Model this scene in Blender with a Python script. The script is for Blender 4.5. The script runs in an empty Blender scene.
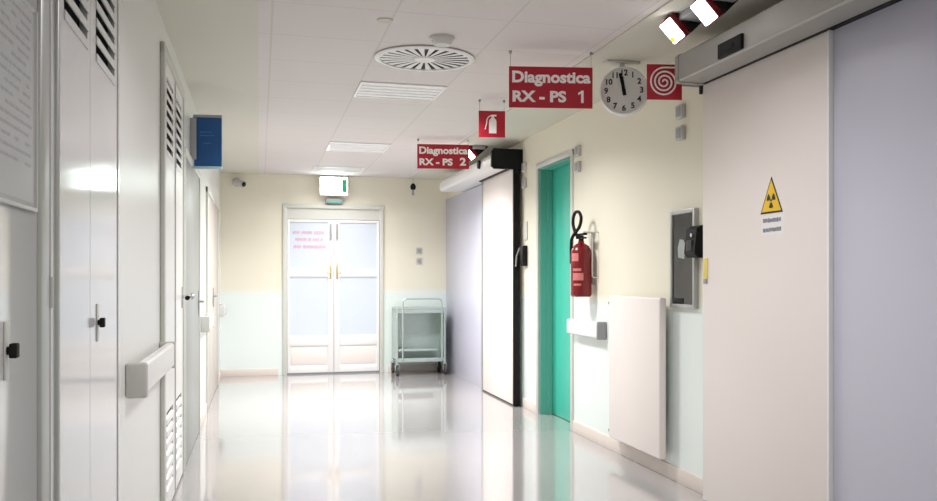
import bpy, bmesh, math, random
from mathutils import Matrix, Vector
random.seed(7)
S = bpy.context.scene
C = S.collection
PI = math.pi

# ------------------------------------------------------------------ materials
def lin(c):
    return tuple(((v/255)/12.92 if v/255 <= .04045 else ((v/255+.055)/1.055)**2.4) for v in c)

def mat(name, rgb, rough=.5, metal=0., spec=.5, coat=0., vary=.04, scale=6., bump=0., emit=None, power=0., alpha=1., trans=0.):
    m = bpy.data.materials.new(name); m.use_nodes = True
    nt = m.node_tree; b = nt.nodes['Principled BSDF']
    c = lin(rgb)
    tc = nt.nodes.new('ShaderNodeTexCoord')
    nz = nt.nodes.new('ShaderNodeTexNoise'); nz.inputs['Scale'].default_value = scale; nz.inputs['Detail'].default_value = 3
    nt.links.new(tc.outputs['Object'], nz.inputs['Vector'])
    mx = nt.nodes.new('ShaderNodeMix'); mx.data_type = 'RGBA'
    mx.inputs[6].default_value = tuple(max(0, v*(1-vary)) for v in c)+(1,)
    mx.inputs[7].default_value = tuple(min(1, v*(1+vary)) for v in c)+(1,)
    nt.links.new(nz.outputs['Fac'], mx.inputs[0]); nt.links.new(mx.outputs[2], b.inputs['Base Color'])
    b.inputs['Roughness'].default_value = rough; b.inputs['Metallic'].default_value = metal
    b.inputs['Specular IOR Level'].default_value = spec; b.inputs['Coat Weight'].default_value = coat
    b.inputs['Coat Roughness'].default_value = .06
    b.inputs['Alpha'].default_value = alpha; b.inputs['Transmission Weight'].default_value = trans
    if bump:
        bp = nt.nodes.new('ShaderNodeBump'); bp.inputs['Strength'].default_value = bump; bp.inputs['Distance'].default_value = .01
        nt.links.new(nz.outputs['Fac'], bp.inputs['Height']); nt.links.new(bp.outputs['Normal'], b.inputs['Normal'])
    if emit:
        b.inputs['Emission Color'].default_value = lin(emit)+(1,); b.inputs['Emission Strength'].default_value = power
    return m

def dado_mat(name, upper, lower, z):
    """painted wall: matt cream above, glossy washable pale paint below"""
    m = mat(name, upper, .55, vary=.015, scale=2.2, bump=.03)
    nt = m.node_tree; b = nt.nodes['Principled BSDF']
    src = b.inputs['Base Color'].links[0].from_socket
    g = nt.nodes.new('ShaderNodeNewGeometry'); sp = nt.nodes.new('ShaderNodeSeparateXYZ')
    nt.links.new(g.outputs['Position'], sp.inputs[0])
    mr = nt.nodes.new('ShaderNodeMapRange'); mr.inputs['From Min'].default_value = z-.05; mr.inputs['From Max'].default_value = z+.05
    nt.links.new(sp.outputs['Z'], mr.inputs['Value'])
    mx = nt.nodes.new('ShaderNodeMix'); mx.data_type = 'RGBA'
    mx.inputs[6].default_value = lin(lower)+(1,)
    nt.links.new(src, mx.inputs[7]); nt.links.new(mr.outputs['Result'], mx.inputs[0]); nt.links.new(mx.outputs[2], b.inputs['Base Color'])
    r = nt.nodes.new('ShaderNodeMapRange'); r.inputs['To Min'].default_value = .22; r.inputs['To Max'].default_value = .5
    nt.links.new(mr.outputs['Result'], r.inputs['Value']); nt.links.new(r.outputs['Result'], b.inputs['Roughness'])
    return m

def ceiling_mat():
    m = mat('ceiling_tiles', (214, 208, 207), .8, vary=.02, scale=40., bump=.05)
    nt = m.node_tree; b = nt.nodes['Principled BSDF']
    src = b.inputs['Base Color'].links[0].from_socket
    g = nt.nodes.new('ShaderNodeNewGeometry'); sp = nt.nodes.new('ShaderNodeSeparateXYZ')
    nt.links.new(g.outputs['Position'], sp.inputs[0])
    lines = []
    for ax, off in (('X', .06), ('Y', 5.74)):
        a = nt.nodes.new('ShaderNodeMath'); a.operation = 'SUBTRACT'; a.inputs[1].default_value = off-.3-60
        nt.links.new(sp.outputs[ax], a.inputs[0])
        w = nt.nodes.new('ShaderNodeMath'); w.operation = 'MODULO'; w.inputs[1].default_value = .6
        nt.links.new(a.outputs[0], w.inputs[0])
        d = nt.nodes.new('ShaderNodeMath'); d.operation = 'SUBTRACT'; d.inputs[1].default_value = .3
        nt.links.new(w.outputs[0], d.inputs[0])
        ab = nt.nodes.new('ShaderNodeMath'); ab.operation = 'ABSOLUTE'; nt.links.new(d.outputs[0], ab.inputs[0])
        lt = nt.nodes.new('ShaderNodeMath'); lt.operation = 'LESS_THAN'; lt.inputs[1].default_value = .006
        nt.links.new(ab.outputs[0], lt.inputs[0]); lines.append(lt)
    mxm = nt.nodes.new('ShaderNodeMath'); mxm.operation = 'MAXIMUM'
    nt.links.new(lines[0].outputs[0], mxm.inputs[0]); nt.links.new(lines[1].outputs[0], mxm.inputs[1])
    mx = nt.nodes.new('ShaderNodeMix'); mx.data_type = 'RGBA'
    mx.inputs[7].default_value = lin((203, 196, 195))+(1,)
    nt.links.new(src, mx.inputs[6]); nt.links.new(mxm.outputs[0], mx.inputs[0]); nt.links.new(mx.outputs[2], b.inputs['Base Color'])
    return m

M = dict(
    wall=dado_mat('wall_paint', (230, 226, 208), (226, 236, 233), 1.08),
    wall_l=mat('white_wall_panel', (232, 232, 230), .3, vary=.015, scale=2, bump=.02),
    floor=mat('vinyl_floor', (172, 168, 168), .07, spec=.8, coat=.5, vary=.02, scale=3., bump=.012),
    ceil=ceiling_mat(),
    border=mat('plaster_border', (206, 204, 193), .75, vary=.02, scale=3),
    base=mat('cove_base', (222, 212, 204), .4, vary=.02),
    white=mat('white_lacquer', (236, 235, 235), .3, vary=.01, scale=3),
    locker=mat('glossy_white_laminate', (212, 212, 213), .1, spec=.5, vary=.012, scale=2.),
    cream=mat('cream_laminate', (236, 228, 224), .35, vary=.012, scale=2.),
    lilac=mat('lilac_grey_laminate', (194, 194, 209), .35, vary=.012, scale=2.),
    cover=mat('grey_metal_cover', (164, 163, 158), .42, metal=.2, vary=.03, scale=12),
    coverw=mat('white_cover', (226, 226, 226), .35, vary=.015),
    black=mat('black_plastic', (8, 8, 8), .6, spec=.3, vary=.1, scale=20),
    dark=mat('dark_void', (22, 22, 24), .7),
    grey=mat('grey_plastic', (158, 159, 162), .45, vary=.04),
    lgrey=mat('light_grey_plastic', (198, 198, 194), .45, vary=.03),
    steel=mat('stainless_steel', (190, 204, 200), .28, metal=.6, vary=.05, scale=15),
    chrome=mat('chrome', (205, 205, 208), .14, metal=1.),
    alu=mat('anodised_aluminium', (178, 180, 180), .35, metal=.7, vary=.03),
    frame=mat('pale_grey_frame', (206, 207, 200), .4, vary=.015),
    doorgrey=mat('grey_door_laminate', (158, 160, 157), .35, vary=.015, scale=3),
    doorpink=mat('beige_grey_door_laminate', (186, 179, 171), .35, vary=.015, scale=3),
    teal=mat('teal_laminate', (66, 192, 168), .4, vary=.03, scale=3),
    tealdark=mat('teal_jamb', (92, 168, 152), .45, vary=.03, scale=3),
    red=mat('red_sign', (176, 18, 44), .4, vary=.03),
    redpaint=mat('red_enamel', (118, 10, 22), .25, vary=.05),
    lettering=mat('white_lettering', (244, 240, 238), .5),
    ink=mat('dark_ink', (40, 40, 42), .6),
    inkgrey=mat('grey_ink', (128, 128, 138), .6),
    pink=mat('pink_lettering', (216, 176, 198), .6),
    yellow=mat('yellow_sign', (240, 196, 24), .5, vary=.03),
    tag=mat('yellow_tag', (226, 206, 110), .5),
    dial=mat('clock_dial', (212, 216, 212), .35, vary=.01),
    blue=mat('blue_sign', (14, 78, 140), .4, vary=.04),
    cyan=mat('pale_cyan_edge', (176, 206, 218), .3),
    glass=mat('pale_blue_frosted_glass', (212, 221, 232), .18, vary=.015, scale=3),
    darkglass=mat('dark_glass', (34, 38, 38), .08, spec=.7, vary=.25, scale=7),
    paper=mat('paper', (206, 206, 204), .6),
    sleeve=mat('clear_plastic_sleeve', (214, 216, 220), .15, alpha=.35),
    rubber=mat('dark_rubber', (58, 58, 58), .6),
    green=mat('green_pictogram', (10, 130, 80), .5, emit=(20, 150, 95), power=.6),
    exitglow=mat('lit_exit_panel', (245, 250, 248), .4, emit=(236, 255, 250), power=14.0),
    exitcase=mat('white_exit_case', (240, 242, 240), .4),
    lens=mat('lit_lens', (255, 255, 255), .3, emit=(255, 255, 250), power=6.0),
    lime=mat('lime_indicator', (200, 210, 40), .4, emit=(214, 224, 40), power=.8),
    lampdiff=mat('luminaire_diffuser', (236, 236, 238), .5, emit=(255, 252, 250), power=.03),
    brass=mat('pale_brass', (206, 186, 140), .3, metal=.7),
)

# ------------------------------------------------------------------ mesh helpers
def B(): return bmesh.new()

def merge(bm, tmp, mtx=None):
    if mtx is not None: bmesh.ops.transform(tmp, matrix=mtx, verts=tmp.verts)
    me = bpy.data.meshes.new('t'); tmp.to_mesh(me); tmp.free(); bm.from_mesh(me); bpy.data.meshes.remove(me)
    return bm

def box(bm, x0, x1, y0, y1, z0, z1, bev=0., seg=2, mtx=None):
    t = bmesh.new(); bmesh.ops.create_cube(t, size=1)
    bmesh.ops.transform(t, matrix=Matrix.Translation(((x0+x1)/2, (y0+y1)/2, (z0+z1)/2)) @ Matrix.Diagonal((abs(x1-x0), abs(y1-y0), abs(z1-z0), 1)), verts=t.verts)
    if bev: bmesh.ops.bevel(t, geom=list(t.edges), offset=bev, segments=seg, profile=.5, affect='EDGES')
    return merge(bm, t, mtx)

def cyl(bm, a, b, r, r2=None, n=24, mtx=None):
    a, b = Vector(a), Vector(b); d = b-a
    t = bmesh.new(); bmesh.ops.create_cone(t, cap_ends=True, segments=n, radius1=r, radius2=r if r2 is None else r2, depth=d.length)
    q = d.to_track_quat('Z', 'Y').to_matrix().to_4x4()
    bmesh.ops.transform(t, matrix=Matrix.Translation((a+b)/2) @ q, verts=t.verts)
    return merge(bm, t, mtx)

def sphere(bm, c, r, sc=(1, 1, 1), n=20):
    t = bmesh.new(); bmesh.ops.create_uvsphere(t, u_segments=n, v_segments=n//2, radius=r)
    return merge(bm, t, Matrix.Translation(c) @ Matrix.Diagonal((*sc, 1)))

def tube(bm, pts, r, n=10, closed=False):
    pts = [Vector(p) for p in pts]; rings = []; N = len(pts); up = None
    for i, p in enumerate(pts):
        if closed: d = pts[(i+1) % N]-pts[i-1]
        else: d = pts[min(i+1, N-1)]-pts[max(i-1, 0)]
        d.normalize()
        if up is None: up = d.orthogonal().normalized()
        up = (up-d*up.dot(d)).normalized(); w = d.cross(up)
        rings.append([bm.verts.new(p+(up*math.cos(2*PI*k/n)+w*math.sin(2*PI*k/n))*r) for k in range(n)])
    for i in range(N if closed else N-1):
        A, D = rings[i], rings[(i+1) % N]
        for k in range(n): bm.faces.new((A[k], A[(k+1) % n], D[(k+1) % n], D[k]))
    if not closed: bm.faces.new(rings[0][::-1]); bm.faces.new(rings[-1])
    return bm

def round_path(pts, r, n=5):
    pts = [Vector(p) for p in pts]; out = [pts[0]]
    for i in range(1, len(pts)-1):
        p = pts[i]; a = (pts[i-1]-p); b = (pts[i+1]-p); rr = min(r, a.length*.49, b.length*.49)
        a = p+a.normalized()*rr; b = p+b.normalized()*rr
        for k in range(n+1):
            t = k/n; out.append(a*(1-t)**2+p*2*t*(1-t)+b*t*t)
    out.append(pts[-1]); return out

def lathe(bm, prof, c=(0, 0, 0), n=28, mtx=None):
    t = bmesh.new(); rings = []
    for r, z in prof:
        if r < 1e-6: rings.append([t.verts.new((0, 0, z))])
        else: rings.append([t.verts.new((r*math.cos(2*PI*k/n), r*math.sin(2*PI*k/n), z)) for k in range(n)])
    for A, D in zip(rings, rings[1:]):
        for k in range(n):
            q = [A[k % len(A)], A[(k+1) % len(A)], D[(k+1) % len(D)], D[k % len(D)]]
            q = [v for i, v in enumerate(q) if v not in q[:i]]
            if len(q) > 2: t.faces.new(q)
    return merge(bm, t, (mtx if mtx is not None else Matrix.Translation(c)))

def prism(bm, poly, y0, y1, mtx=None):
    """polygon in XZ extruded along Y"""
    t = bmesh.new()
    a = [t.verts.new((x, y0, z)) for x, z in poly]; b = [t.verts.new((x, y1, z)) for x, z in poly]
    n = len(poly); t.faces.new(a); t.faces.new(b[::-1])
    for i in range(n): t.faces.new((a[i], b[i], b[(i+1) % n], a[(i+1) % n]))
    bmesh.ops.recalc_face_normals(t, faces=t.faces)
    return merge(bm, t, mtx)

FACE_Y = Matrix(((1, 0, 0, 0), (0, 0, -1, 0), (0, 1, 0, 0), (0, 0, 0, 1)))      # drawing plane facing -Y
FACE_X = Matrix(((0, 0, -1, 0), (-1, 0, 0, 0), (0, 1, 0, 0), (0, 0, 0, 1)))     # drawing plane facing -X

def text(bm, body, size, at, face=FACE_Y, bold=.0, ex=.0008, align='LEFT', mtx=None):
    cu = bpy.data.curves.new('t', 'FONT'); cu.body = body; cu.size = size; cu.extrude = ex; cu.offset = bold; cu.align_x = align; cu.align_y = 'CENTER'
    cu.resolution_u = 4
    o = bpy.data.objects.new('t', cu); C.objects.link(o)
    dg = bpy.context.evaluated_depsgraph_get()
    me = bpy.data.meshes.new_from_object(o.evaluated_get(dg))
    t = bmesh.new(); t.from_mesh(me)
    bpy.data.objects.remove(o); bpy.data.meshes.remove(me); bpy.data.curves.remove(cu)
    mm = Matrix.Translation(at) @ face
    return merge(bm, t, mm if mtx is None else mtx @ mm)

def flat(bm, poly, d, at, face=FACE_Y, mtx=None):
    """thin plate of thickness d drawn in the face plane"""
    t = bmesh.new(); n = len(poly)
    a = [t.verts.new((x, y, 0)) for x, y in poly]; b = [t.verts.new((x, y, d)) for x, y in poly]
    t.faces.new(a[::-1]); t.faces.new(b)
    for i in range(n): t.faces.new((a[i], a[(i+1) % n], b[(i+1) % n], b[i]))
    bmesh.ops.recalc_face_normals(t, faces=t.faces)
    mm = Matrix.Translation(at) @ face
    return merge(bm, t, mm if mtx is None else mtx @ mm)

ORG = {}
def thing(name, label, cat, loc, group=None, kind=None):
    o = bpy.data.objects.new(name, None); C.objects.link(o); o.location = loc; o.empty_display_size = .1
    ORG[o.name] = Vector(loc); tag(o, label, cat, group, kind); return o

def tag(o, label, cat, group=None, kind=None):
    o['label'] = label; o['category'] = cat
    if group: o['group'] = group
    if kind: o['kind'] = kind
    return o

def obj(name, bm, m, parent=None, smooth=True, label=None):
    """one mesh object; vertices are given in room coordinates"""
    if parent is not None: org = ORG[parent.name]
    co = [v.co for v in bm.verts]
    if parent is None:
        org = Vector(((min(c.x for c in co)+max(c.x for c in co))/2, (min(c.y for c in co)+max(c.y for c in co))/2, min(c.z for c in co)))
    bmesh.ops.translate(bm, vec=-org, verts=bm.verts)
    me = bpy.data.meshes.new(name); bm.to_mesh(me); bm.free()
    me.materials.append(M[m] if isinstance(m, str) else m)
    if smooth:
        me.polygons.foreach_set('use_smooth', [True]*len(me.polygons))
        try: me.set_sharp_from_angle(angle=math.radians(32))
        except Exception: pass
    o = bpy.data.objects.new(name, me); C.objects.link(o)
    if parent is not None: o.parent = parent
    else: o.location = org
    ORG[o.name] = org.copy()
    if label: o['label'] = label
    return o

def struct(name, bm, m, label, cat):
    return tag(obj(name, bm, m), label, cat, None, 'structure')

# ------------------------------------------------------------------ room
XL, XR, YB, YF, ZC = -.484, 2.455, 12.02, -3.0, 2.59
DY0, DY1, DZ = 6.978, 7.878, 2.25            # teal doorway
GX0, GX1, GZ = .285, 1.577, 2.21           # glass double door

struct('floor', box(B(), XL-.2, XR+.2, YF-.2, YB+.2, -.1, 0), 'floor', 'glossy white seamless vinyl corridor floor', 'floor')
struct('ceiling', box(B(), XL-.2, XR+.2, YF-.2, YB+.2, ZC, ZC+.1), 'ceil', 'pale tiled suspended corridor ceiling', 'ceiling')
struct('trim_1', box(B(), XL, -.01, YF, YB, ZC-.008, ZC), 'border', 'plain plaster ceiling border along the left wall', 'ceiling trim')
struct('trim_2', box(B(), 1.91, XR, YF, YB, ZC-.008, ZC), 'border', 'plain plaster ceiling border along the right wall', 'ceiling trim')
struct('wall_left', box(B(), XL-.2, XL, YF, YB, 0, ZC), 'wall_l', 'white left corridor wall behind the cupboards', 'wall')
bm = B()
box(bm, XR, XR+.2, YF, DY0, 0, ZC); box(bm, XR, XR+.2, DY1, YB, 0, ZC); box(bm, XR, XR+.2, DY0, DY1, DZ, ZC)
struct('wall_right', bm, 'wall', 'cream right corridor wall with pale lower half', 'wall')
bm = B()
box(bm, XL-.2, GX0, YB, YB+.2, 0, ZC); box(bm, GX1, XR+.2, YB, YB+.2, 0, ZC); box(bm, GX0, GX1, YB, YB+.2, GZ, ZC)
struct('wall_back', bm, 'wall', 'cream end wall around the glass double door', 'wall')
struct('wall_front', box(B(), XL-.2, XR+.2, YF-.2, YF, 0, ZC), 'wall', 'wall closing the near end of the corridor', 'wall')

def skirting(name, segs, label):
    bm = B()
    for x0, x1, y0, y1 in segs: box(bm, x0, x1, y0, y1, 0, .09, .003)
    struct(name, bm, 'base', label, 'baseboard')
skirting('baseboard_right', [(XR-.012, XR, 4.528, DY0-.06), (XR-.012, XR, DY1+.06, 8.366)], 'pale beige skirting along the right wall under the radiator')
skirting('baseboard_back', [(XL, GX0-.06, YB-.012, YB), (GX1+.06, XR-.03, YB-.012, YB)], 'pale skirting along the end wall')
skirting('baseboard_left', [(XL, XL+.012, 3.315, 4.853), (XL, XL+.012, 7.79, 8.79), (XL, XL+.012, 11.215, YB-.013)], 'pale skirting along the left wall below the handrails')

# --- glass double door in the end wall
d1 = thing('door_1', 'white double door with pale blue frosted panes at the corridor end', 'door', ((GX0+GX1)/2, YB, 0), kind='structure')
bm = B(); w = .05
box(bm, GX0, GX0+w, YB-.03, YB+.1, 0, GZ, .004); box(bm, GX1-w, GX1, YB-.03, YB+.1, 0, GZ, .004); box(bm, GX0, GX1, YB-.034, YB+.1, GZ-w, GZ, .004)
obj('door_frame', bm, 'frame', d1)
obj('header_panel', box(B(), GX0+w, GX1-w, YB-.005, YB+.06, GZ-.19, GZ-w), 'frame', d1)
gm = (GX0+GX1)/2
for s in (-1, 1):
    x0, x1 = (GX0+w+.004, gm-.003) if s < 0 else (gm+.003, GX1-w-.004)
    za, zb = .02, GZ-.195
    bm = B(); st = .075
    xi0, xi1 = (x0+.03, x1-st) if s < 0 else (x0+st, x1-.03)
    box(bm, x0, xi0, YB, YB+.045, za, zb, .003); box(bm, xi1, x1, YB, YB+.045, za, zb, .003)
    for a, b in ((za, .10), (.37, .50), (1.27, 1.37), (zb-.035, zb)): box(bm, xi0, xi1, YB, YB+.045, a, b, .003)
    box(bm, xi0, xi1, YB+.018, YB+.03, .10, .37)
    leaf = obj('door_leaf', bm, 'white', d1)
    for a, b in ((.50, 1.27), (1.37, zb-.035)): obj('glass_pane', box(B(), xi0-.004, xi1+.004, YB+.016, YB+.028, a-.004, b+.004), 'glass', leaf)
    bm = B(); box(bm, xi0+.015, xi1-.015, YB+.008, YB+.02, .125, .35, .006)
    obj('kick_panel', bm, 'cream', leaf)
    hx = gm+s*.042
    obj('pull_handle', box(B(), hx-.013, hx+.013, YB-.028, YB, 1.76, 1.965, .006), 'grey', leaf, label='dark upright pull bar')
    bm = B(); box(bm, hx-.012, hx+.012, YB-.008, YB, 1.24, 1.46, .004); cyl(bm, (hx, YB, 1.32), (hx, YB-.045, 1.32), .009); box(bm, hx-.01 if s > 0 else hx-.05, hx+.05 if s > 0 else hx+.01, YB-.053, YB-.04, 1.312, 1.328, .005)
    obj('lever_handle', bm, 'brass', leaf)
    if s < 0:                       # three short rows of illegible pink lettering on the left pane
        bm = B()
        for z, xa, xb in ((1.845, x0+.07, xi1-.035), (1.755, x0+.1, xi1-.045), (1.66, x0+.08, xi1-.035)):
            x = xa
            while x < xb:
                ww = random.uniform(.014, .024)
                if random.random() > .14: box(bm, x, x+ww*.78, YB+.0135, YB+.0158, z-random.uniform(.016, .024), z+random.uniform(.014, .022))
                x += ww
        obj('lettering', bm, 'pink', leaf, smooth=False, label='three rows of pink lettering')

# --- teal door on the right
d2 = thing('door_2', 'teal door set back in a grey metal frame', 'door', (XR, (DY0+DY1)/2, 0), kind='structure')
bm = B()
box(bm, XR-.012, XR+.012, DY0-.055, DY0, 0, DZ+.05, .003); box(bm, XR-.012, XR+.012, DY1, DY1+.055, 0, DZ+.05, .003); box(bm, XR-.0125, XR+.012, DY0-.055, DY1+.055, DZ, DZ+.0505, .003)
obj('door_frame', bm, 'frame', d2)
bm = B()
box(bm, XR+.012, XR+.2, DY0, DY0+.012, 0, DZ); box(bm, XR+.012, XR+.2, DY1-.012, DY1, 0, DZ); box(bm, XR+.012, XR+.2, DY0+.012, DY1-.012, DZ-.012, DZ)
box(bm, XR+.075, XR+.12, DY1-.035, DY1-.012, 0, DZ-.012); box(bm, XR+.075, XR+.12, DY0+.012, DY0+.035, 0, DZ-.012)
obj('jamb', bm, 'tealdark', d2, label='grey teal door jamb')
dl = obj('door_leaf', box(B(), XR+.122, XR+.165, DY0+.014, DY1-.014, .006, DZ-.014, .003), 'teal', d2)
bm = B(); cyl(bm, (XR+.122, DY0+.1, 1.03), (XR+.075, DY0+.1, 1.03), .01); box(bm, XR+.066, XR+.084, DY0+.09, DY0+.21, 1.02, 1.04, .006); box(bm, XR+.116, XR+.122, DY0+.08, DY0+.12, .93, 1.13, .002)
obj('lever_handle', bm, 'alu', dl)

# --- flush doors in the left wall
def flush_door(name, y0, y1, z1, m, label, double=False):
    d = thing(name, label, 'door', (XL, (y0+y1)/2, 0), kind='structure')
    bm = B()
    box(bm, XL-.01, XL+.02, y0, y0+.05, 0, z1, .003); box(bm, XL-.01, XL+.02, y1-.05, y1, 0, z1, .003); box(bm, XL-.01, XL+.0205, y0, y1, z1-.05, z1+.0005, .003)
    obj('door_frame', bm, 'frame', d)
    ys = [(y0+.052, y1-.052)] if not double else [(y0+.052, (y0+y1)/2-.002), ((y0+y1)/2+.002, y1-.052)]
    for i, (a, b) in enumerate(ys):
        lf = obj('door_leaf', box(B(), XL-.01, XL+.012, a, b, .008, z1-.052, .002), m, d)
        hy = b-.07 if (not double or i == 0) else a+.07
        bm = B(); box(bm, XL+.012, XL+.018, hy-.02, hy+.02, .95, 1.15, .002); cyl(bm, (XL+.018, hy, 1.06), (XL+.05, hy, 1.06), .009); box(bm, XL+.044, XL+.058, hy-.11, hy+.01, 1.052, 1.07, .005)
        obj('lever_handle', bm, 'alu', lf)
flush_door('door_3', 6.215, 7.74, 2.1, 'doorgrey', 'grey flush door in the left wall just beyond the louvred cupboard')
flush_door('door_4', 8.84, 11.152, 2.1, 'doorpink', 'beige grey flush double door near the far end of the left wall', True)

# ------------------------------------------------------------------ left wall: cupboards
def louvred_leaf(x, y0, y1, z0, z1, vents, m, par, hinge_side=None, stile=.012):
    """door leaf of thickness .02 whose face is at x; vents = (za, zb, ya, yb, pitch) zones of slots cut through it"""
    bm = B(); xb = x-.02
    zones = sorted(vents)
    z = z0
    for za, zb, ya, yb, p in zones:
        if za > z: box(bm, xb, x, y0, y1, z, za)
        box(bm, xb, x, y0, ya, za, zb); box(bm, xb, x, yb, y1, za, zb)
        n = max(1, round((zb-za)/p)); q = (zb-za)/n
        for i in range(n):
            c = za+q*i
            prism(bm, [(xb, c+q*.52), (xb, c+q*.62), (x+.004, c+q*.45), (x+.004, c-q*.02), (x, c)], ya, yb)
        z = zb
    if z < z1: box(bm, xb, x, y0, y1, z, z1)
    bmesh.ops.remove_doubles(bm, verts=bm.verts, dist=1e-5)
    return obj('door_leaf', bm, m, par, smooth=False)

def knob(par, x, y, z, hgt=.11):
    pl = obj('lock_plate', box(B(), x, x+.003, y-.013, y+.013, z-hgt/2, z+hgt/2, .001), 'lgrey', par, label='grey lock plate')
    bm = B(); cyl(bm, (x+.003, y, z), (x+.010, y, z), .008); box(bm, x+.008, x+.022, y-.012, y+.012, z-.014, z+.014, .003)
    obj('knob', bm, 'black', pl, label='small black square knob')

XK = -.46
# near wardrobe, its right door carries the notice
wa = thing('wardrobe', 'white wardrobe nearest the viewer with a framed notice on its door', 'cupboard', (XL, 1.59, 0))
bm = B(); box(bm, XL+.001, XK-.02, 1.115, 2.3, 0, 2.57); box(bm, XL+.001, XK+.004, 2.263, 2.3, 0, 2.57, .003); box(bm, XL+.001, XK+.004, 1.09, 1.115, 0, 2.57, .003)
obj('carcass', bm, 'locker', wa)
lf = obj('door_leaf', box(B(), XK-.02, XK, 1.121, 2.146, .06, 2.5, .002), 'locker', wa)
knob(lf, XK, 1.896, 1.105)
bm = B(); box(bm, XK-.02, XK+.008, 2.152, 2.23, .0, 2.57, .006)
obj('edge_profile', bm, 'alu', wa, label='pale metal edge profile')
for z in (.35, 1.21, 2.2): obj('hinge', cyl(B(), (XK+.006, 2.248, z-.035), (XK+.006, 2.248, z+.035), .006), 'lgrey', wa)
obj('gap_strip', box(B(), XK-.025, XK-.012, 2.23, 2.263, 0, 2.57), 'dark', wa, label='dark gap beside the edge profile')

nt_ = thing('notice', 'grey printed notice in a clear plastic pocket on the near wardrobe door', 'notice', (XK, 1.95, 1.39))
obj('sheet', box(B(), XK, XK+.0015, 1.80, 2.105, 1.40, 1.795), 'paper', nt_)
random.seed(3); z = 1.775; bm = B()
while z > 1.46:
    y = 1.82
    while y < 2.07:
        l = random.uniform(.012, .04)
        if random.random() > .12: box(bm, XK+.0016, XK+.0024, y, min(y+l, 2.09), z-.004, z+.003)
        y += l+.008
    z -= .02
obj('print', bm, 'inkgrey', nt_, smooth=False, label='rows of small grey print')
obj('pocket', box(B(), XK+.004, XK+.0055, 1.79, 2.118, 1.385, 1.805), 'sleeve', nt_)
bm = B()
for a in ((1.79, 2.118, 1.381, 1.389), (2.112, 2.12, 1.383, 1.805), (1.788, 1.796, 1.383, 1.805)): box(bm, XK, XK+.008, a[0], a[1], a[2], a[3], .001)
obj('pocket_edge', bm, 'lgrey', nt_, label='pale clear pocket rim')

# louvred wardrobe with two leaves
wb = thing('wardrobe', 'glossy white wardrobe with two louvred doors beside the dark gap', 'cupboard', (XL, 2.802, 0))
bm = B(); box(bm, XL+.001, XK-.021, 2.309, 3.302, 0, 2.57); box(bm, XK-.021, XK-.001, 2.301, 2.326, 0, 2.57); box(bm, XK-.021, XK+.003, 3.28, 3.305, 0, 2.57)
obj('carcass', bm, 'locker', wb)
obj('vent_backing', box(B(), XK-.024, XK-.0205, 2.34, 3.271, 1.86, 2.46), 'dark', wb, label='dark space behind the louvres')
lf = louvred_leaf(XK, 2.327, 2.772, .06, 2.5, [(1.875, 2.44, 2.421, 2.734, .052)], 'locker', wb)
lf = louvred_leaf(XK, 2.777, 3.277, .06, 2.5, [(1.875, 2.44, 2.865, 3.215, .052)], 'locker', wb)
knob(lf, XK, 2.884, 1.112)
for z in (.35, 1.21, 2.2): obj('hinge', cyl(B(), (XK+.005, 2.32, z-.035), (XK+.005, 2.32, z+.035), .006), 'lgrey', wb)
bm = B(); box(bm, XK-.02, XK+.012, 2.301, 2.323, 0, 2.57, .005)
obj('edge_profile', bm, 'alu', wb, label='rounded metal edge profile')

# utility cupboard with louvres top and bottom
XU = -.468
wc = thing('utility_cupboard', 'narrow white double door cupboard with louvres at top and bottom', 'cupboard', (XL, 5.49, 0))
bm = B()
box(bm, XL+.001, XU+.006, 4.865, 4.928, 0, 2.44, .003); box(bm, XL+.001, XU+.006, 6.053, 6.115, 0, 2.44, .003); box(bm, XL+.001, XU+.0065, 4.865, 6.115, 2.38, 2.4405, .003); box(bm, XL+.001, XU-.013, 4.928, 6.053, 0, 2.38)
obj('cupboard_frame', bm, 'frame', wc)
obj('vent_backing', box(B(), XU-.0125, XU-.011, 4.94, 6.04, .02, 2.37), 'dark', wc, label='dark space behind the louvres')
def thin_leaf(y0, y1, vents):
    bm = B(); z = .02; xb = XU-.010
    for za, zb, ya, yb, n in vents:
        box(bm, xb, XU, y0, y1, z, za); box(bm, xb, XU, y0, ya, za, zb); box(bm, xb, XU, yb, y1, za, zb)
        q = (zb-za)/n
        for i in range(n):
            c = za+q*i; prism(bm, [(xb, c+q*.4), (xb, c+q*.55), (XU+.003, c+q*.42), (XU+.003, c-q*.05), (XU, c)], ya, yb)
        z = zb
    box(bm, xb, XU, y0, y1, z, 2.375)
    return obj('door_leaf', bm, 'white', wc, smooth=False)
thin_leaf(4.934, 5.487, [(.1, .54, 5.027, 5.39, 7), (1.89, 2.30, 5.027, 5.39, 7)])
lf = thin_leaf(5.492, 6.046, [(.1, .54, 5.59, 5.952, 7), (1.89, 2.30, 5.59, 5.952, 7)])
bm = B(); box(bm, XU, XU+.006, 5.965, 6.015, 1.06, 1.19, .002); cyl(bm, (XU+.006, 5.99, 1.13), (XU+.05, 5.99, 1.13), .01); sphere(bm, (XU+.055, 5.99, 1.13), .02)
kb = obj('knob', bm, 'chrome', lf, label='silver knob')
obj('knob_insert', cyl(B(), (XU+.034, 5.965, 1.122), (XU+.034, 5.945, 1.122), .014), 'black', kb, label='black lock cap')
bm = B(); box(bm, XU, XU+.006, 5.496, 5.51, .02, 2.375)
obj('astragal', bm, 'frame', wc)

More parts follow.
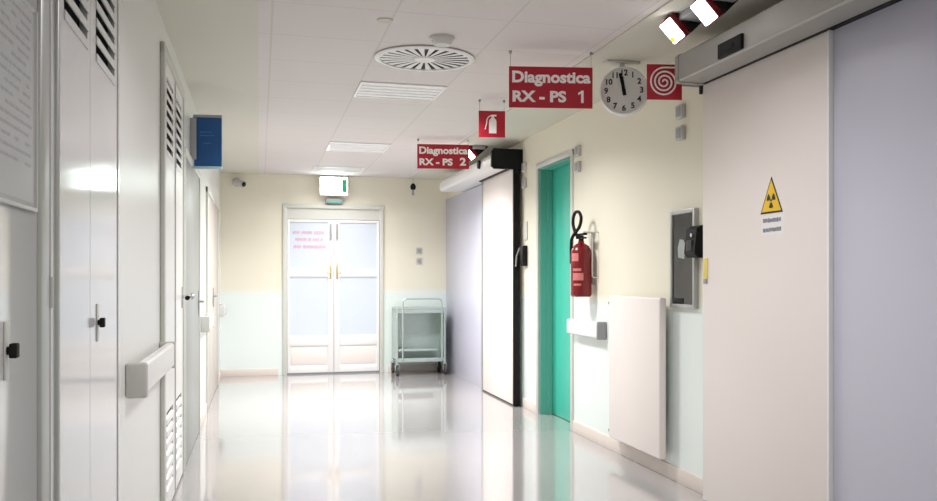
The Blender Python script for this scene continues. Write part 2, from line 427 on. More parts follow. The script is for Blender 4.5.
# handrails
def rail(y0, y1, side, label, cap_far=True):
    xw = XL if side < 0 else XR; sg = 1 if side < 0 else -1
    t = thing('handrail', label, 'handrail', (xw, (y0+y1)/2, .8), group='white wall handrails')
    xs = lambda a: xw+sg*a
    xa, xb = sorted((xs(.028), xs(.072)))
    obj('rail', box(B(), xa, xb, y0+.02, y1-(.02 if cap_far else 0), .80, .92, .014, 3), 'white', t)
    for y, on in ((y0, 1), (y1, cap_far)):
        if not on: continue
        a, b = (y, y+.022) if y == y0 else (y-.022, y)
        xa, xb = sorted((xs(0), xs(.078))); obj('end_cap', box(B(), xa, xb, a, b, .792, .926, .010, 3), 'lgrey' if side < 0 else 'grey', t, label='grey plastic end cap')
    for y in (y0+.12, y1-.12):
        xa, xb = sorted((xs(-.001), xs(.03))); obj('bracket', box(B(), xa, xb, y-.03, y+.03, .82, .90, .004), 'lgrey', t)
rail(3.64, 4.84, -1, 'white handrail with grey end on the left wall beside the louvred wardrobe')
rail(7.99, 8.79, -1, 'short white handrail on the left wall between the grey and beige doors')
rail(11.252, 11.84, -1, 'short handrail at the far left corner of the corridor')
rail(6.19, 6.897, 1, 'short white handrail under the red fire extinguisher', False)

# blue hanging sign
bs = thing('hanging_sign', 'blue upright flag sign standing out from the left wall above the grey door', 'sign', (-.35, 6.88, 2.1))
MB_ = Matrix.Translation((-.36, 6.88, 0)) @ Matrix.Rotation(math.radians(-8), 4, 'Z')
obj('sign_board', box(B(), -.095, .095, -.012, .012, 2.055, 2.405, .002, mtx=MB_), 'blue', bs)
bm = B(); box(bm, -.106, -.095, -.013, .013, 2.04, 2.415, .002, mtx=MB_); box(bm, -.1, .097, -.013, .013, 2.035, 2.054, .002, mtx=MB_)
obj('edge_strip', bm, 'cyan', bs, label='pale cyan clear edge')
bm = B(); box(bm, -.1, .097, -.016, .016, 2.406, 2.425, .002, mtx=MB_)
box(bm, XL-.001, -.44, 6.87, 6.89, 2.10, 2.40, .002)
obj('hanger', bm, 'grey', bs)
bm = B()
for z, a, b in ((2.30, -.055, .03), (2.275, -.055, .045), (2.22, -.03, .02)): box(bm, a, b, -.0135, -.0121, z-.0025, z+.0025, mtx=MB_)
obj('lettering', bm, mat('faded_blue_lettering', (60, 120, 176), .5), bs, label='faint pale blue lettering lines')

# ------------------------------------------------------------------ right wall: sliding doors
def cover_profile(xf, z0, z1, round_):
    if not round_: return [(XR-.0, z1), (xf+.012, z1), (xf, z1-.012), (xf, z0+.008), (xf+.008, z0), (XR-.0, z0)]
    p = [(XR, z1)]
    for k in range(9):
        a = PI/2*k/8; p.append((xf+.10-.10*math.sin(a), z1-.10+.10*math.cos(a)))
    p += [(xf, z0+.03), (xf+.02, z0), (XR, z0)]
    return p

# far sliding door (white, black near edge)
sb = thing('door_5', 'white sliding x-ray room door with a black front edge, far right', 'sliding door', (XR, 9.053, 0), kind='structure')
obj('door_leaf', box(B(), 2.366, 2.42, 8.428, 9.678, .018, 2.33, .003), 'cream', sb)
bm = B(); box(bm, 2.362, 2.426, 8.401, 8.433, .005, 2.34, .003)
obj('leading_edge', bm, 'black', sb, label='black rubber front edge')
bm = B(); box(bm, 2.358, 2.425, 9.659, 9.709, .005, 2.34, .003)
obj('rear_edge', bm, 'alu', sb, label='grey metal rear edge')
obj('floor_guide', box(B(), 2.372, 2.415, 8.428, 9.753, 0.001, .018), 'rubber', sb)

ob = thing('door_operator', 'rounded white overhead door cover with a black end, beside the further red sign', 'door operator', (XR, 9.678, 2.3))
obj('cover', prism(B(), cover_profile(2.15, 2.33, 2.49, True), 8.428, 10.953), 'coverw', ob)
bm = B(); prism(bm, cover_profile(2.15, 2.33, 2.49, True), 10.953, 11.053)
obj('far_end_cap', bm, 'coverw', ob)
bm = B(); prism(bm, [(XR, 2.50), (2.165, 2.50), (2.14, 2.47), (2.14, 2.33), (2.17, 2.305), (XR, 2.305)], 8.397, 8.434)
obj('end_cap', bm, 'black', ob, label='black end cap')
obj('cover_gap_strip', box(B(), 2.34, 2.40, 8.434, 9.741, 2.318, 2.3305), 'black', ob, label='black strip under the cover')
bm = B(); cyl(bm, (2.152, 8.92, 2.405), (2.128, 8.92, 2.405), .046, .042)
obj('sensor', bm, 'black', ob, label='round black motion sensor')

tag(obj('wall_panel', box(B(), 2.43, XR, 9.753, YB-.001, .0, 2.32, .002), 'lilac'), 'lilac grey wall panel beyond the far sliding door, behind the trolley', 'wall panel', 'lilac grey wall panels', 'structure')

# near sliding door (cream, with radiation sign)
sa = thing('door_6', 'cream sliding x-ray room door with the yellow radiation sign, nearest right', 'sliding door', (XR, 3.928, 0), kind='structure')
obj('door_leaf', box(B(), 2.36, 2.415, 3.373, 4.516, .018, 2.315, .003), 'cream', sa)
obj('edge_strip', box(B(), 2.357, 2.418, 3.359, 3.375, .018, 2.315, .002), 'white', sa)
obj('floor_guide', box(B(), 2.37, 2.41, 3.303, 4.503, .001, .018), 'rubber', sa)
oa = thing('door_operator', 'grey angular overhead door cover with a black sensor, above the radiation sign', 'door operator', (XR, 3.178, 2.3))
obj('cover', prism(B(), cover_profile(2.195, 2.318, 2.465, False), 1.74, 4.478), 'cover', oa)
obj('end_cap', prism(B(), [(XR, 2.47), (2.203, 2.47), (2.19, 2.455), (2.19, 2.322), (2.2, 2.312), (XR, 2.312)], 4.478, 4.516), 'cover', oa)
bm = B(); box(bm, 2.345, 2.43, 1.74, 4.478, 2.3145, 2.319)
obj('cover_gap_strip', bm, 'black', oa, label='black strip standing in for the shaded gap under the cover')  # shade of the open gap put in as a black strip
bm = B(); box(bm, 2.18, 2.197, 3.79, 4.02, 2.328, 2.402, .005); box(bm, 2.176, 2.181, 3.86, 3.95, 2.35, 2.378, .002)
obj('sensor', bm, 'black', oa, label='black rectangular motion sensor')
obj('door_stop', box(B(), 2.352, 2.372, 4.516, 4.547, 2.27, 2.316, .003), 'black', oa, label='small black door stop')
tag(obj('wall_panel', box(B(), 2.38, XR, 1.053, 3.358, .0, 2.316, .002), 'lilac'), 'lilac grey wall panel at the right edge, nearest the viewer', 'wall panel', 'lilac grey wall panels', 'structure')

# radiation warning sign on the near door
xs = 2.36
rs = thing('warning_sign', 'yellow triangular radiation warning sign on the near cream door', 'sign', (xs, 3.816, 1.45))
tri = [(-.098, 0), (.098, 0), (0, .176)]
obj('border', flat(B(), tri, .0015, (xs, 3.816, 1.556), FACE_X), 'ink', rs)
obj('sign_face', flat(B(), [(x*.86, y*.86+.009) for x, y in tri], .0015, (xs-.0012, 3.816, 1.556), FACE_X), 'yellow', rs)
bm = B(); cz = .062
def sector(r0, r1, a0, a1, n=8):
    return [(r0*math.cos(a), cz+r0*math.sin(a)) for a in [a0+(a1-a0)*k/n for k in range(n+1)]] + [(r1*math.cos(a), cz+r1*math.sin(a)) for a in [a1+(a0-a1)*k/n for k in range(n+1)]]
for a in (30, 150, 270): flat(bm, sector(.011, .038, math.radians(a-30), math.radians(a+30)), .001, (xs-.0027, 3.816, 1.556), FACE_X)
flat(bm, [(.007*math.cos(2*PI*k/16), cz+.007*math.sin(2*PI*k/16)) for k in range(16)], .001, (xs-.0027, 3.816, 1.556), FACE_X)
obj('trefoil', bm, 'ink', rs, label='black radiation trefoil')
lb = thing('door_label', 'small white label with two grey lines under the radiation sign', 'label', (xs, 3.809, 1.45))
obj('sheet', box(B(), xs-.001, xs, 3.709, 3.909, 1.452, 1.546), 'white', lb)
random.seed(11)
for z in (1.523, 1.477):
    bm = B()
    y = 3.891
    while y > 3.734:
        l = random.uniform(.008, .014); box(bm, xs-.0018, xs-.0009, y-l*.75, y, z-random.uniform(.008, .011), z+random.uniform(.007, .011)); y -= l
    obj('print', bm, 'inkgrey', lb, smooth=False)

# ------------------------------------------------------------------ emergency twin lamps
def twin_lamp(x, y, label, dy):
    t = thing('emergency_lamp', label, 'lamp', (x, y, 2.4), group='twin emergency spot lamps')
    obj('ceiling_bracket', box(B(), x+.02, x+.14, y-.26, y+.26, ZC-.045, ZC-.008, .006), 'grey', t)
    n = Vector((-.75, -.26, -.66)).normalized(); L = Vector((.79, -.02, -.62)); L = (L-n*L.dot(n)).normalized(); W_ = n.cross(L)
    q = Matrix((L, W_, n)).transposed().to_4x4()
    for s in (1, -1):
        c = Vector((x, y+s*dy, 2.50))
        m = Matrix.Translation(c) @ q
        bm = B(); box(bm, -.070, .070, -.055, .055, -.19, -.045, .008, mtx=m)
        cyl(bm, m @ Vector((0, 0, -.08)), (x+.08, y+s*dy*.9, ZC-.04), .014)
        h = obj('lamp_head', bm, 'black', t)
        obj('red_band', box(B(), -.066, .066, -.046, .046, -.046, -.004, .004, mtx=m), 'redpaint', h, label='red band behind the lens')
        obj('lens', box(B(), -.060, .060, -.042, .042, -.006, .014, .006, mtx=m), 'lens', h)
        if s > 0: obj('indicator', cyl(B(), m @ Vector((.035, -.022, .013)), m @ Vector((.035, -.022, .019)), .014), 'lime', h, label='lime green spot')
twin_lamp(2.01, 4.00, 'lit twin spot lamp under the ceiling above the near door cover', .17)
twin_lamp(2.03, 9.02, 'small lit twin spot lamp partly behind the further red sign', .17)

# ------------------------------------------------------------------ right wall furniture
# radiator
rd = thing('radiator', 'white flat panel radiator low on the right wall', 'radiator', (XR, 5.49, .1))
bm = B(); box(bm, 2.36, 2.408, 5.078, 5.922, .125, 1.125, .014, 3)
obj('panel', bm, 'cream', rd)
for y in (5.203, 5.791):
    for z in (.3, .95): obj('wall_bracket', box(B(), 2.40, XR, y-.02, y+.02, z-.03, z+.03), 'lgrey', rd)
for z in (.17, 1.07):
    bm = B(); cyl(bm, (2.385, 5.912, z), (2.385, 5.957, z), .013); cyl(bm, (2.385, 5.947, z), (XR, 5.947, z), .009)
    obj('valve', bm, 'rubber', rd, label='small dark pipe valve')

# fire extinguisher
ex, ey = 2.355, 6.47
fe = thing('fire_extinguisher', 'red fire extinguisher with black hose on the right wall beside the teal door', 'extinguisher', (ex, ey, 1.1))
obj('cylinder', lathe(B(), [(0, 1.105), (.07, 1.105), (.078, 1.113), (.08, 1.125), (.08, 1.43), (.076, 1.46), (.06, 1.49), (.035, 1.508), (.024, 1.515), (.024, 1.53), (0, 1.53)], (ex, ey, 0), 32), 'redpaint', fe)
m_lab = mat('faded_label', (206, 120, 118), .5, vary=.3, scale=60)
for z0, z1, a0, a1 in ((1.375, 1.435, 190, 235), (1.23, 1.285, 200, 262), (1.30, 1.32, 200, 250), (1.19, 1.205, 205, 250)):
    n = 8; vs = []; bm = B()
    for k in range(n+1):
        a = math.radians(a0+(a1-a0)*k/n); vs.append((bm.verts.new((ex+.0808*math.cos(a), ey+.0808*math.sin(a), z0)), bm.verts.new((ex+.0808*math.cos(a), ey+.0808*math.sin(a), z1))))
    for p, q in zip(vs, vs[1:]): bm.faces.new((p[0], q[0], q[1], p[1]))
    obj('printed_label', bm, m_lab, fe, label='pale pink printed label')
bm = B(); cyl(bm, (ex, ey, 1.52), (ex, ey, 1.57), .02); box(bm, ex-.014, ex+.014, ey-.10, ey+.045, 1.572, 1.588, .004); box(bm, ex-.014, ex+.014, ey-.09, ey+.03, 1.545, 1.558, .004); cyl(bm, (ex, ey+.01, 1.555), (ex-.03, ey+.03, 1.555), .009)
obj('valve', bm, 'black', fe)
hp = [(ex-.02, ey+.02, 1.56), (ex-.03, ey+.05, 1.60), (ex-.035, ey+.085, 1.66), (ex-.035, ey+.075, 1.72), (ex-.03, ey+.035, 1.752), (ex-.02, ey-.015, 1.745), (ex-.015, ey-.04, 1.70), (ex-.02, ey-.02, 1.64), (ex-.035, ey+.02, 1.60), (ex-.05, ey+.07, 1.55), (ex-.045, ey+.10, 1.48)]
def smooth_path(p, n=5):
    p = [Vector(v) for v in p]; out = []
    for i in range(len(p)-1):
        a, b, c, d = p[max(i-1, 0)], p[i], p[i+1], p[min(i+2, len(p)-1)]
        for k in range(n):
            u = k/n; out.append(.5*((2*b)+(c-a)*u+(2*a-5*b+4*c-d)*u*u+(3*b-a-3*c+d)*u**3))
    return out+[p[-1]]
obj('hose', tube(B(), smooth_path(hp), .0125, 10), 'black', fe)
obj('nozzle', cyl(B(), (ex-.045, ey+.10, 1.485), (ex-.035, ey+.105, 1.36), .014, .02), 'black', fe)
bm = B(); box(bm, XR-.014, XR+.002, ey-.02, ey+.02, 1.2, 1.6, .002); box(bm, ex+.02, XR, ey-.012, ey+.012, 1.59, 1.603); 
cyl(bm, (ex+.0, ey-.11, 1.592), (XR, ey-.11, 1.592), .005, n=8)
tube(bm, round_path([(XR-.012, ey-.108, 1.59), (ex+.05, ey-.108, 1.59), (ex+.05, ey-.108, 1.25), (XR-.006, ey-.108, 1.25)], .02), .004, 8)
obj('wall_hook', bm, 'lgrey', fe)

# dark glass cabinet
fc = thing('wall_cabinet', 'slim wall cabinet with a dark glass door above the radiator', 'cabinet', (XR, 4.903, 1.06))
y0, y1, z0, z1 = 4.747, 5.072, 1.065, 1.655
bm = B(); f = .024
box(bm, XR-.03, XR, y0, y0+f, z0, z1, .003); box(bm, XR-.03, XR, y1-f, y1, z0, z1, .003); box(bm, XR-.03, XR, y0+f, y1-f, z0, z0+f, .003); box(bm, XR-.03, XR, y0+f, y1-f, z1-f, z1, .003)
obj('cabinet_frame', bm, 'alu', fc)
obj('glass_door', box(B(), XR-.02, XR-.012, y0+f, y1-f, z0+f, z1-f), 'darkglass', fc)
bm = B(); flat(bm, [(-.05, -.05), (.03, -.06), (.055, .02), (.02, .055), (-.03, .06), (-.055, .01)], .001, (XR-.0205, 4.922, 1.42), FACE_X)
obj('sticker', bm, mat('pale_grey_sticker', (160, 166, 164), .5, vary=.2, scale=30), fc, label='pale grey sticker on the glass')
bm = B(); box(bm, XR-.024, XR-.0195, 4.903, 5.034, 1.092, 1.125, .001)
obj('latch', bm, 'black', fc)

# access terminal with yellow tag
at_ = thing('access_terminal', 'black wall terminal between the dark glass cabinet and the near cream door', 'terminal', (XR, 4.653, 1.2))
obj('body', prism(B(), [(XR+.002, 1.545), (2.40, 1.545), (2.366, 1.525), (2.352, 1.385), (2.372, 1.362), (XR+.002, 1.362)], 4.60, 4.73), 'black', at_)
obj('keypad', box(B(), 2.349, 2.362, 4.635, 4.70, 1.40, 1.46, .003), 'rubber', at_)
obj('lock_cylinder', cyl(B(), (2.372, 4.64, 1.49), (2.350, 4.64, 1.488), .011, n=16), 'chrome', at_)
yt = thing('door_tag', 'small yellow tag on the edge of the near cream door beside the black terminal', 'tag', (2.36, 4.475, 1.2))
obj('tag', box(B(), 2.357, 2.36, 4.455, 4.505, 1.235, 1.355, .001), 'tag', yt)
obj('tag_clip', box(B(), 2.353, 2.36, 4.462, 4.498, 1.215, 1.24, .001), 'grey', yt)

# pairs of small wall boxes
def wall_box(y, z, label, sy=.085, sz=.085, x=XR, facing='x'):
    if facing == 'x':
        t = thing('wall_box', label, 'wall box', (x, y, z-sz/2), group='small square wall boxes')
        obj('casing', box(B(), x-.03, x, y-sy/2, y+sy/2, z-sz/2, z+sz/2, .004), 'lgrey', t)
        obj('cover_plate', box(B(), x-.034, x-.029, y-sy*.36, y+sy*.36, z-sz*.36, z+sz*.36, .002), 'grey', t)
    else:
        t = thing('wall_switch', label, 'switch', (y, YB, z-sz/2), group='switches on the end wall')
        obj('plate', box(B(), y-sy/2, y+sy/2, YB-.012, YB, z-sz/2, z+sz/2, .003), 'lgrey', t)
        obj('rocker', box(B(), y-sy*.3, y+sy*.3, YB-.017, YB-.011, z-sz*.3, z+sz*.3, .002), 'grey', t)
wall_box(4.953, 2.25, 'upper small grey wall box just below the spiral hose sign')
wall_box(4.953, 2.12, 'lower small grey wall box below the spiral hose sign')
wall_box(6.785, 2.264, 'upper small grey wall box beside the top of the teal door')
wall_box(6.785, 2.136, 'lower small grey wall box beside the top of the teal door')
wall_box(8.303, 2.31, 'upper small grey wall box beside the black door cover end')
wall_box(8.303, 2.16, 'lower small grey wall box beside the black door cover end')
wall_box(2.053, 1.62, 'upper square switch on the end wall above the trolley', .085, .085, facing='y')
wall_box(2.053, 1.485, 'lower square switch on the end wall above the trolley', .085, .085, facing='y')
tag(obj('wall_plate', box(B(), XR-.012, XR, 8.228, 8.341, 1.615, 1.79, .003), 'frame'), 'thin pale upright plate on the wall above the black reader', 'wall plate')
rdv = thing('card_reader', 'small black card reader between the far sliding door and teal door', 'card reader', (XR, 8.291, 1.35))
obj('body', prism(B(), [(XR+.002, 1.56), (XR-.04, 1.56), (XR-.05, 1.54), (XR-.05, 1.40), (XR-.035, 1.365), (XR+.002, 1.365)], 8.241, 8.341), 'black', rdv)
tube_b = tube(B(), [(XR-.045, 8.353, 1.54), (XR-.075, 8.359, 1.46), (XR-.08, 8.366, 1.36)], .008)
obj('side_bar', tube_b, 'grey', rdv)

# ------------------------------------------------------------------ hanging signs
def board(name, x, y, z0, z1, w, rot, label, mname='red', wires=True, group=None):
    m = Matrix.Translation((x, y, 0)) @ Matrix.Rotation(math.radians(rot), 4, 'Z')
    t = thing(name, label, 'sign', (x, y, z0), group=group)
    obj('sign_board', box(B(), -w/2, w/2, -.006, .006, z0, z1, .001, mtx=m), mname, t)
    if wires:
        for s in (-1, 1):
            obj('wire', cyl(B(), m @ Vector((s*(w/2-.008), 0, z1-.01)), m @ Vector((s*(w/2-.008), 0, ZC)), .0018, n=8), 'alu', t)
            obj('ceiling_hook', cyl(B(), m @ Vector((s*(w/2-.008), 0, ZC-.018)), m @ Vector((s*(w/2-.008), 0, ZC)), .009, n=12), 'grey', t)
    return t, m
for x, y, z0, z1, rot, num, lab in ((1.657, 5.078, 2.254, 2.497, -12, '1', 'red hanging sign reading Diagnostica RX - PS 1'),
                                     (1.70, 8.56, 2.305, 2.54, -10, '2', 'smaller looking further red hanging sign reading Diagnostica RX - PS 2')):
    t, m = board('hanging_sign', x, y, z0, z1, .498, rot, lab, group='red diagnostics signs')
    h = z1-z0
    for body, size, x0_, zf, wd, lb_ in (('Diagnostica', .092, -.234, .735, 1.09, 'upper row of white lettering'), ('RX - PS', .088, -.232, .26, 1.16, 'lower row of white lettering'), (num, .1, .16, .28, 1.2, 'white number')):
        if body == '1':
            mt = m @ Matrix.Translation((.185, -.0066, z0+h*.28))
            obj('lettering', flat(B(), [(-.005, -.037), (.010, -.037), (.010, .037), (-.002, .037), (-.022, .022), (-.022, .010), (-.005, .020)], .001, (0, 0, 0), mtx=mt), 'lettering', t, smooth=False, label=lb_); continue
        obj('lettering', text(B(), body, size, (0, 0, 0), bold=.0034, mtx=m @ Matrix.Translation((x0_, -.0066, z0+h*zf)) @ Matrix.Diagonal((wd, 1, 1, 1))), 'lettering', t, smooth=False, label=lb_)

t, m = board('hanging_sign', 1.68, 6.58, 2.308, 2.507, .2, -10, 'small square red hanging sign with a white fire extinguisher symbol')
bm = B()
body = [(-.022, -.07), (.034, -.07), (.034, .02), (.028, .036), (.016, .044), (.016, .058), (.034, .058), (.034, .07), (-.004, .07), (-.004, .044), (-.016, .036), (-.022, .02)]
flat(bm, body, .0012, (0, -.006, 2.408), mtx=m)
obj('pictogram', bm, 'lettering', t, label='white extinguisher symbol'); bm = B()
arc = [(-.004+.034*math.cos(a)-.0, .02+.042*math.sin(a)) for a in [math.radians(90+100*k/8) for k in range(9)]]
hose = arc+[(-.05, -.04)]
tube(bm, [m @ Vector((x, -.0068, 2.408+y)) for x, y in [(-.002, .064)]+hose[1:]], .0042, 6)
obj('pictogram_hose', bm, 'lettering', t)

t, m = board('flag_sign', 2.195, 4.66, 2.253, 2.452, .2, -12, 'square red flag sign with a white hose reel spiral beside the clock', wires=False)
bm = B(); box(bm, 2.29, XR, 4.64, 4.66, 2.335, 2.365, .002)
obj('wall_arm', bm, 'grey', t)
pts = []
for k in range(120):
    a = k/119*2*PI*3.25+PI*1.0; r = .007+.075*k/119
    pts.append(m @ Vector((r*math.cos(a)-.002, -.0075, 2.352-r*math.sin(a)*1.0)))
e = pts[-1]
pts.append(m @ Vector((.092, -.0075, 2.352+.082)))
obj('pictogram', tube(B(), pts, .0052, 6), 'lettering', t, label='white hose reel spiral')

# clock, hanging from the ceiling
cx, cy, cz_ = 2.146, 5.13, 2.394
ck = thing('wall_clock', 'round white double sided clock hanging from the ceiling beside the red sign', 'clock', (cx, cy, 2.25))
m = Matrix.Translation((cx, cy, cz_)) @ Matrix.Rotation(math.radians(-24), 4, 'Z') @ Matrix.Rotation(PI/2, 4, 'X')
R = .146
obj('case', lathe(B(), [(0, -.075), (R-.012, -.075), (R, -.062), (R+.004, -.04), (R+.004, 0.0), (R, .018), (R-.008, .02), (R-.010, .010), (0, .010)], n=48, mtx=m), 'coverw', ck)
dial = obj('dial', lathe(B(), [(0, .0105), (R-.0105, .0105), (R-.0105, .0125), (0, .0125)], n=48, mtx=m), 'dial', ck)
for n in range(1, 13):
    a = PI/2-n*PI/6
    bm = text(B(), str(n), .048, (math.cos(a)*.108, math.sin(a)*.108, .0128), face=Matrix.Identity(4), bold=.0016, align='CENTER', mtx=m)
    obj('numeral', bm, 'ink', dial, smooth=False)
for ln, wd, ang, z in ((.088, .0105, 100, .016), (.108, .008, 103, .019)):
    bm = B(); mm = m @ Matrix.Rotation(math.radians(ang), 4, 'Z')
    box(bm, -.03, ln, -wd, wd, z, z+.002, mtx=mm); cyl(bm, mm @ Vector((0, 0, z)), mm @ Vector((0, 0, z+.004)), .012)
    obj('hand', bm, 'black', dial, label='black clock hand')
bm = B(); cyl(bm, (cx, cy+.03, cz_+R-.005), (cx, cy+.03, ZC-.008), .016); box(bm, cx-.11, cx+.11, cy-.0, cy+.07, ZC-.022, ZC-.008, .003)
obj('ceiling_mount', bm, 'lgrey', ck)

# ------------------------------------------------------------------ ceiling fittings
dx, dyc = .965, 5.43
dv = thing('ceiling_diffuser', 'round swirl air diffuser in the ceiling', 'air vent', (dx, dyc, ZC))
zc = ZC
obj('backing', lathe(B(), [(0, zc-.006), (.275, zc-.006), (.275, zc-.0045), (0, zc-.0045)], (dx, dyc, 0), 48), 'dark', dv, label='dark duct opening')
obj('rim', lathe(B(), [(.27, zc-.005), (.30, zc-.005), (.302, zc-.012), (.285, zc-.02), (.27, zc-.018), (.27, zc-.005)], (dx, dyc, 0), 56), 'white', dv)
for k in range(24):
    bm = B(); a = 2*PI*k/24
    mm = Matrix.Translation((dx, dyc, zc-.0115)) @ Matrix.Rotation(a, 4, 'Z') @ Matrix.Translation((.168, 0, 0)) @ Matrix.Rotation(math.radians(2), 4, 'X')
    t = bmesh.new()
    pr = [(-.11, -.0045), (.105, -.021), (.105, .021), (-.11, .0045)]
    flat(bm, pr, .002, (0, 0, 0), Matrix.Identity(4), mtx=mm)
    t.free()
    obj('vane', bm, 'white', dv)
obj('hub', lathe(B(), [(0, zc-.022), (.05, zc-.022), (.062, zc-.015), (.062, zc-.007), (0, zc-.007)], (dx, dyc, 0), 32), 'white', dv)

sd = thing('smoke_detector', 'small round smoke detector on the ceiling near the air diffuser', 'detector', (.976, 4.945, 2.54))
obj('base', lathe(B(), [(0, ZC), (.07, ZC), (.07, ZC-.018), (0, ZC-.018)], (.976, 4.945, 0), 32), 'lgrey', sd)
obj('dome', lathe(B(), [(.058, ZC-.018), (.056, ZC-.03), (.045, ZC-.046), (.03, ZC-.05), (0, ZC-.05), (0, ZC-.018)], (.976, 4.945, 0), 32), 'frame', sd)
tag(obj('ceiling_spot', lathe(B(), [(0, ZC-.004), (.03, ZC-.004), (.04, ZC-.008), (.042, ZC), (0, ZC)], (.625, 4.695, 0), 24), 'border'), 'tiny recessed round fitting in the ceiling near the top edge', 'ceiling fitting')

lamps = [(.96, 6.45, .6, .52), (.96, 9.3, .6, .6), (.92, 11.2, .6, .4), (.96, 3.4, .6, .6), (.96, .4, .6, .6), (.96, -2.0, .6, .6)]
names = ['rectangular ceiling light panel just beyond the air diffuser', 'square ceiling light panel second nearest the lit exit sign',
         'rectangular ceiling light panel right in front of the lit exit sign',
         'square ceiling light panel overhead by the near sliding door', 'square ceiling light panel above the viewer', 'square ceiling light panel behind the viewer']
for (x, y, w, d), lab in zip(lamps, names):
    t = thing('ceiling_light', lab, 'ceiling light', (x, y, ZC), group='recessed ceiling lights')
    bm = B(); f = .02; zt, zb = ZC-.0005, ZC-.010
    box(bm, x-w/2, x+w/2, y-d/2, y-d/2+f, zb, zt, .002); box(bm, x-w/2, x+w/2, y+d/2-f, y+d/2, zb, zt, .002)
    box(bm, x-w/2, x-w/2+f, y-d/2+f, y+d/2-f, zb, zt, .002); box(bm, x+w/2-f, x+w/2, y-d/2+f, y+d/2-f, zb, zt, .002)
    obj('trim_frame', bm, 'white', t)
    obj('diffuser', box(B(), x-w/2+f, x+w/2-f, y-d/2+f, y+d/2-f, ZC-.004, ZC-.001), 'lampdiff', t)
    n = 5
    for k in range(1, n): yy = y-d/2+f+(d-2*f)*k/n; obj('louvre', box(B(), x-w/2+f, x+w/2-f, yy-.0015, yy+.0015, ZC-.010, ZC-.004), 'white', t)

# exit light at the far end
xl = thing('exit_light', 'glowing white exit light with green pictogram above the double door', 'exit light', (.92, 11.85, 2.3))
obj('case', box(B(), .74, 1.10, 11.86, 11.92, 2.32, 2.565, .008), 'exitcase', xl)
pn = obj('lit_panel', box(B(), .75, 1.09, 11.848, 11.862, 2.335, 2.55, .004), 'exitglow', xl)
bm = B()
flat(bm, [(0, 0), (.062, 0), (.062, .17), (0, .17)], .002, (1.02, 11.848, 2.36))
flat(bm, [(0, 0), (.018, 0), (.018, .15), (0, .15)], .002, (.758, 11.848, 2.37))
flat(bm, [(.0, .0), (.022, .03), (.03, .0), (.045, .0), (.034, .05), (.04, .085), (.06, .07), (.064, .08), (.04, .102), (.015, .1), (-.01, .075), (-.002, .068), (.014, .082), (.012, .045), (-.014, .01)], .002, (.945, 11.848, 2.36))
flat(bm, [(.016*math.cos(k*PI/6), .016*math.sin(k*PI/6)) for k in range(12)], .002, (.972, 11.848, 2.485))
obj('pictogram', bm, 'green', pn, smooth=False, label='green running figure and door')
bm = B(); cyl(bm, (.84, 11.89, 2.56), (.84, 11.89, ZC), .006); cyl(bm, (1.0, 11.89, 2.56), (1.0, 11.89, ZC), .006)
obj('ceiling_rod', bm, 'lgrey', xl)
dc = thing('door_sensor', 'small grey sensor box on top of the double door frame', 'sensor', (.93, YB, 2.21))
obj('casing', box(B(), .82, 1.04, YB-.09, YB, 2.225, 2.29, .012, 3), 'grey', dc)
obj('lens_strip', box(B(), .84, 1.02, YB-.094, YB-.088, 2.235, 2.255, .001), 'teal', dc)

# cameras
cm = thing('security_camera', 'small grey security camera with black lens high on the end wall, left', 'camera', (-.27, YB, 2.4))
bm = B(); lathe(bm, [(0, 0), (.055, 0), (.055, .012), (.04, .03), (0, .03)], mtx=Matrix.Translation((-.29, YB, 2.475)) @ Matrix.Rotation(PI/2, 4, 'X')); cyl(bm, (-.29, YB-.02, 2.475), (-.265, YB-.075, 2.455), .014)
obj('mount', bm, 'lgrey', cm)
bm = B(); cyl(bm, (-.30, YB-.06, 2.465), (-.20, YB-.15, 2.435), .042)
cb = obj('housing', bm, 'lgrey', cm)
obj('lens', cyl(B(), (-.2, YB-.15, 2.435), (-.19, YB-.158, 2.432), .03), 'black', cb, label='black lens')
sn = thing('ceiling_sensor', 'small black bulb shaped sensor hanging in front of the end wall, right', 'sensor', (1.95, 11.86, 2.4))
obj('stem', cyl(B(), (1.95, 11.86, 2.5), (1.95, 11.86, ZC-.008), .006, n=10), 'lgrey', sn)
obj('body', lathe(B(), [(0, 2.51), (.018, 2.505), (.036, 2.475), (.038, 2.45), (.026, 2.425), (0, 2.42)], (1.95, 11.86, 0), 20), 'black', sn)
obj('tail', cyl(B(), (1.95, 11.86, 2.425), (1.95, 11.86, 2.35), .014, .018, n=14), 'grey', sn)

# ------------------------------------------------------------------ trolley
tx0, tx1, ty0, ty1 = 1.67, 2.33, 11.50, 11.95
tr = thing('trolley', 'stainless steel two shelf trolley on castors in the far right corner', 'trolley', ((tx0+tx1)/2, (ty0+ty1)/2, 0))
bm = B()
for x in (tx0+.02, tx1-.02):
    for y in (ty0+.02, ty1-.02): cyl(bm, (x, y, .16), (x, y, .86), .013)
for z in (.86,):
    tube(bm, round_path([(tx0+.02, ty0+.02, z), (tx1-.02, ty0+.02, z), (tx1-.02, ty1-.02, z), (tx0+.02, ty1-.02, z), (tx0+.02, ty0+.02, z)], .01, 3), .012)
obj('frame', bm, 'steel', tr)
bm = B(); tube(bm, round_path([(tx0+.09, ty0+.01, .2), (tx0+.09, ty0+.01, .985), (tx1-.06, ty0+.01, .985), (tx1-.06, ty0+.01, .2)], .06, 6), .012)
obj('push_bar', bm, 'steel', tr)
bm = B(); box(bm, tx0+.02, tx1-.02, ty0+.02, ty1-.02, .80, .812); box(bm, tx0+.02, tx1-.02, ty0+.018, ty0+.026, .80, .86, .001); box(bm, tx0+.02, tx1-.02, ty1-.026, ty1-.018, .80, .86, .001); box(bm, tx0+.018, tx0+.026, ty0+.026, ty1-.026, .80, .86, .001); box(bm, tx1-.026, tx1-.018, ty0+.026, ty1-.026, .80, .86, .001)
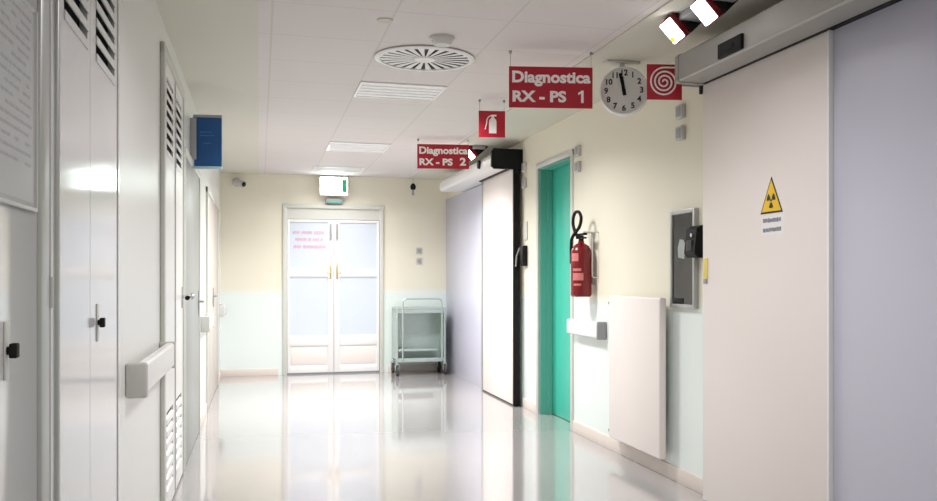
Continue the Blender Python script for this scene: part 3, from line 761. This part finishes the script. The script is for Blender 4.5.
obj('top_shelf', bm, 'steel', tr)
bm = B(); box(bm, tx0+.02, tx1-.02, ty0+.02, ty1-.02, .17, .182); box(bm, tx0+.02, tx1-.02, ty0+.018, ty0+.026, .17, .22, .001); box(bm, tx0+.02, tx1-.02, ty1-.026, ty1-.018, .17, .22, .001)
obj('lower_shelf', bm, 'steel', tr)
bm = B(); box(bm, tx0+.03, tx1-.03, ty1-.034, ty1-.027, .2, .80)
obj('back_panel', bm, 'steel', tr)
obj('middle_shelf', box(B(), tx0+.03, tx1-.12, ty0+.03, ty1-.05, .31, .335, .004), 'steel', tr)
for xa in (tx0+.016, tx1-.03): obj('side_panel', box(B(), xa, xa+.014, ty0+.03, ty1-.03, .2, .8), 'steel', tr)
for x in (tx0+.02, tx1-.02):
    for y in (ty0+.03, ty1-.03):
        sw = .03 if y < 11.7 else -.0
        bm = B(); cyl(bm, (x, y, .145), (x, y, .175), .016); box(bm, x-.026, x-.02, y-.03, y+.02, .06, .15, .001); box(bm, x+.02, x+.026, y-.03, y+.02, .06, .15, .001); box(bm, x-.026, x+.026, y-.03, y+.02, .142, .15)
        cs = obj('castor', bm, 'steel', tr)
        obj('wheel', cyl(B(), (x-.016, y-.012, .066), (x+.016, y-.012, .066), .066, n=28), 'rubber', cs, label='dark grey wheel')

# ------------------------------------------------------------------ light
def area(name, x, y, w, d, power, spread, col=(1, .985, .97)):
    l = bpy.data.lights.new(name, 'AREA'); l.shape = 'RECTANGLE'; l.size = w; l.size_y = d; l.energy = power; l.spread = math.radians(spread); l.color = col
    o = bpy.data.objects.new(name, l); C.objects.link(o); o.location = (x, y, ZC-.014); return o
for (x, y, w, d), p in zip(lamps, (45, 90, 15, 20, 22, 18)):
    area('ceiling_lamp', x, y, w-.06, d-.06, p, 150)

W = bpy.data.worlds.new('world'); S.world = W; W.use_nodes = True
W.node_tree.nodes['Background'].inputs[0].default_value = (.9, .93, 1, 1); W.node_tree.nodes['Background'].inputs[1].default_value = .3

# ------------------------------------------------------------------ camera
cam = bpy.data.cameras.new('camera'); cam.sensor_width = 36; cam.lens = 900/937*36; cam.shift_x = -52.1/937; cam.shift_y = 28.5/937; cam.clip_start = .02
co = bpy.data.objects.new('camera', cam); C.objects.link(co)
co.location = (0, 0, 1.24); co.rotation_euler = (PI/2, 0, -math.radians(16.15))
S.camera = co
S.view_settings.view_transform = 'Standard'; S.view_settings.look = 'None'; S.view_settings.exposure = .3; S.view_settings.gamma = 1
S.cycles.max_bounces = 10; S.cycles.diffuse_bounces = 6
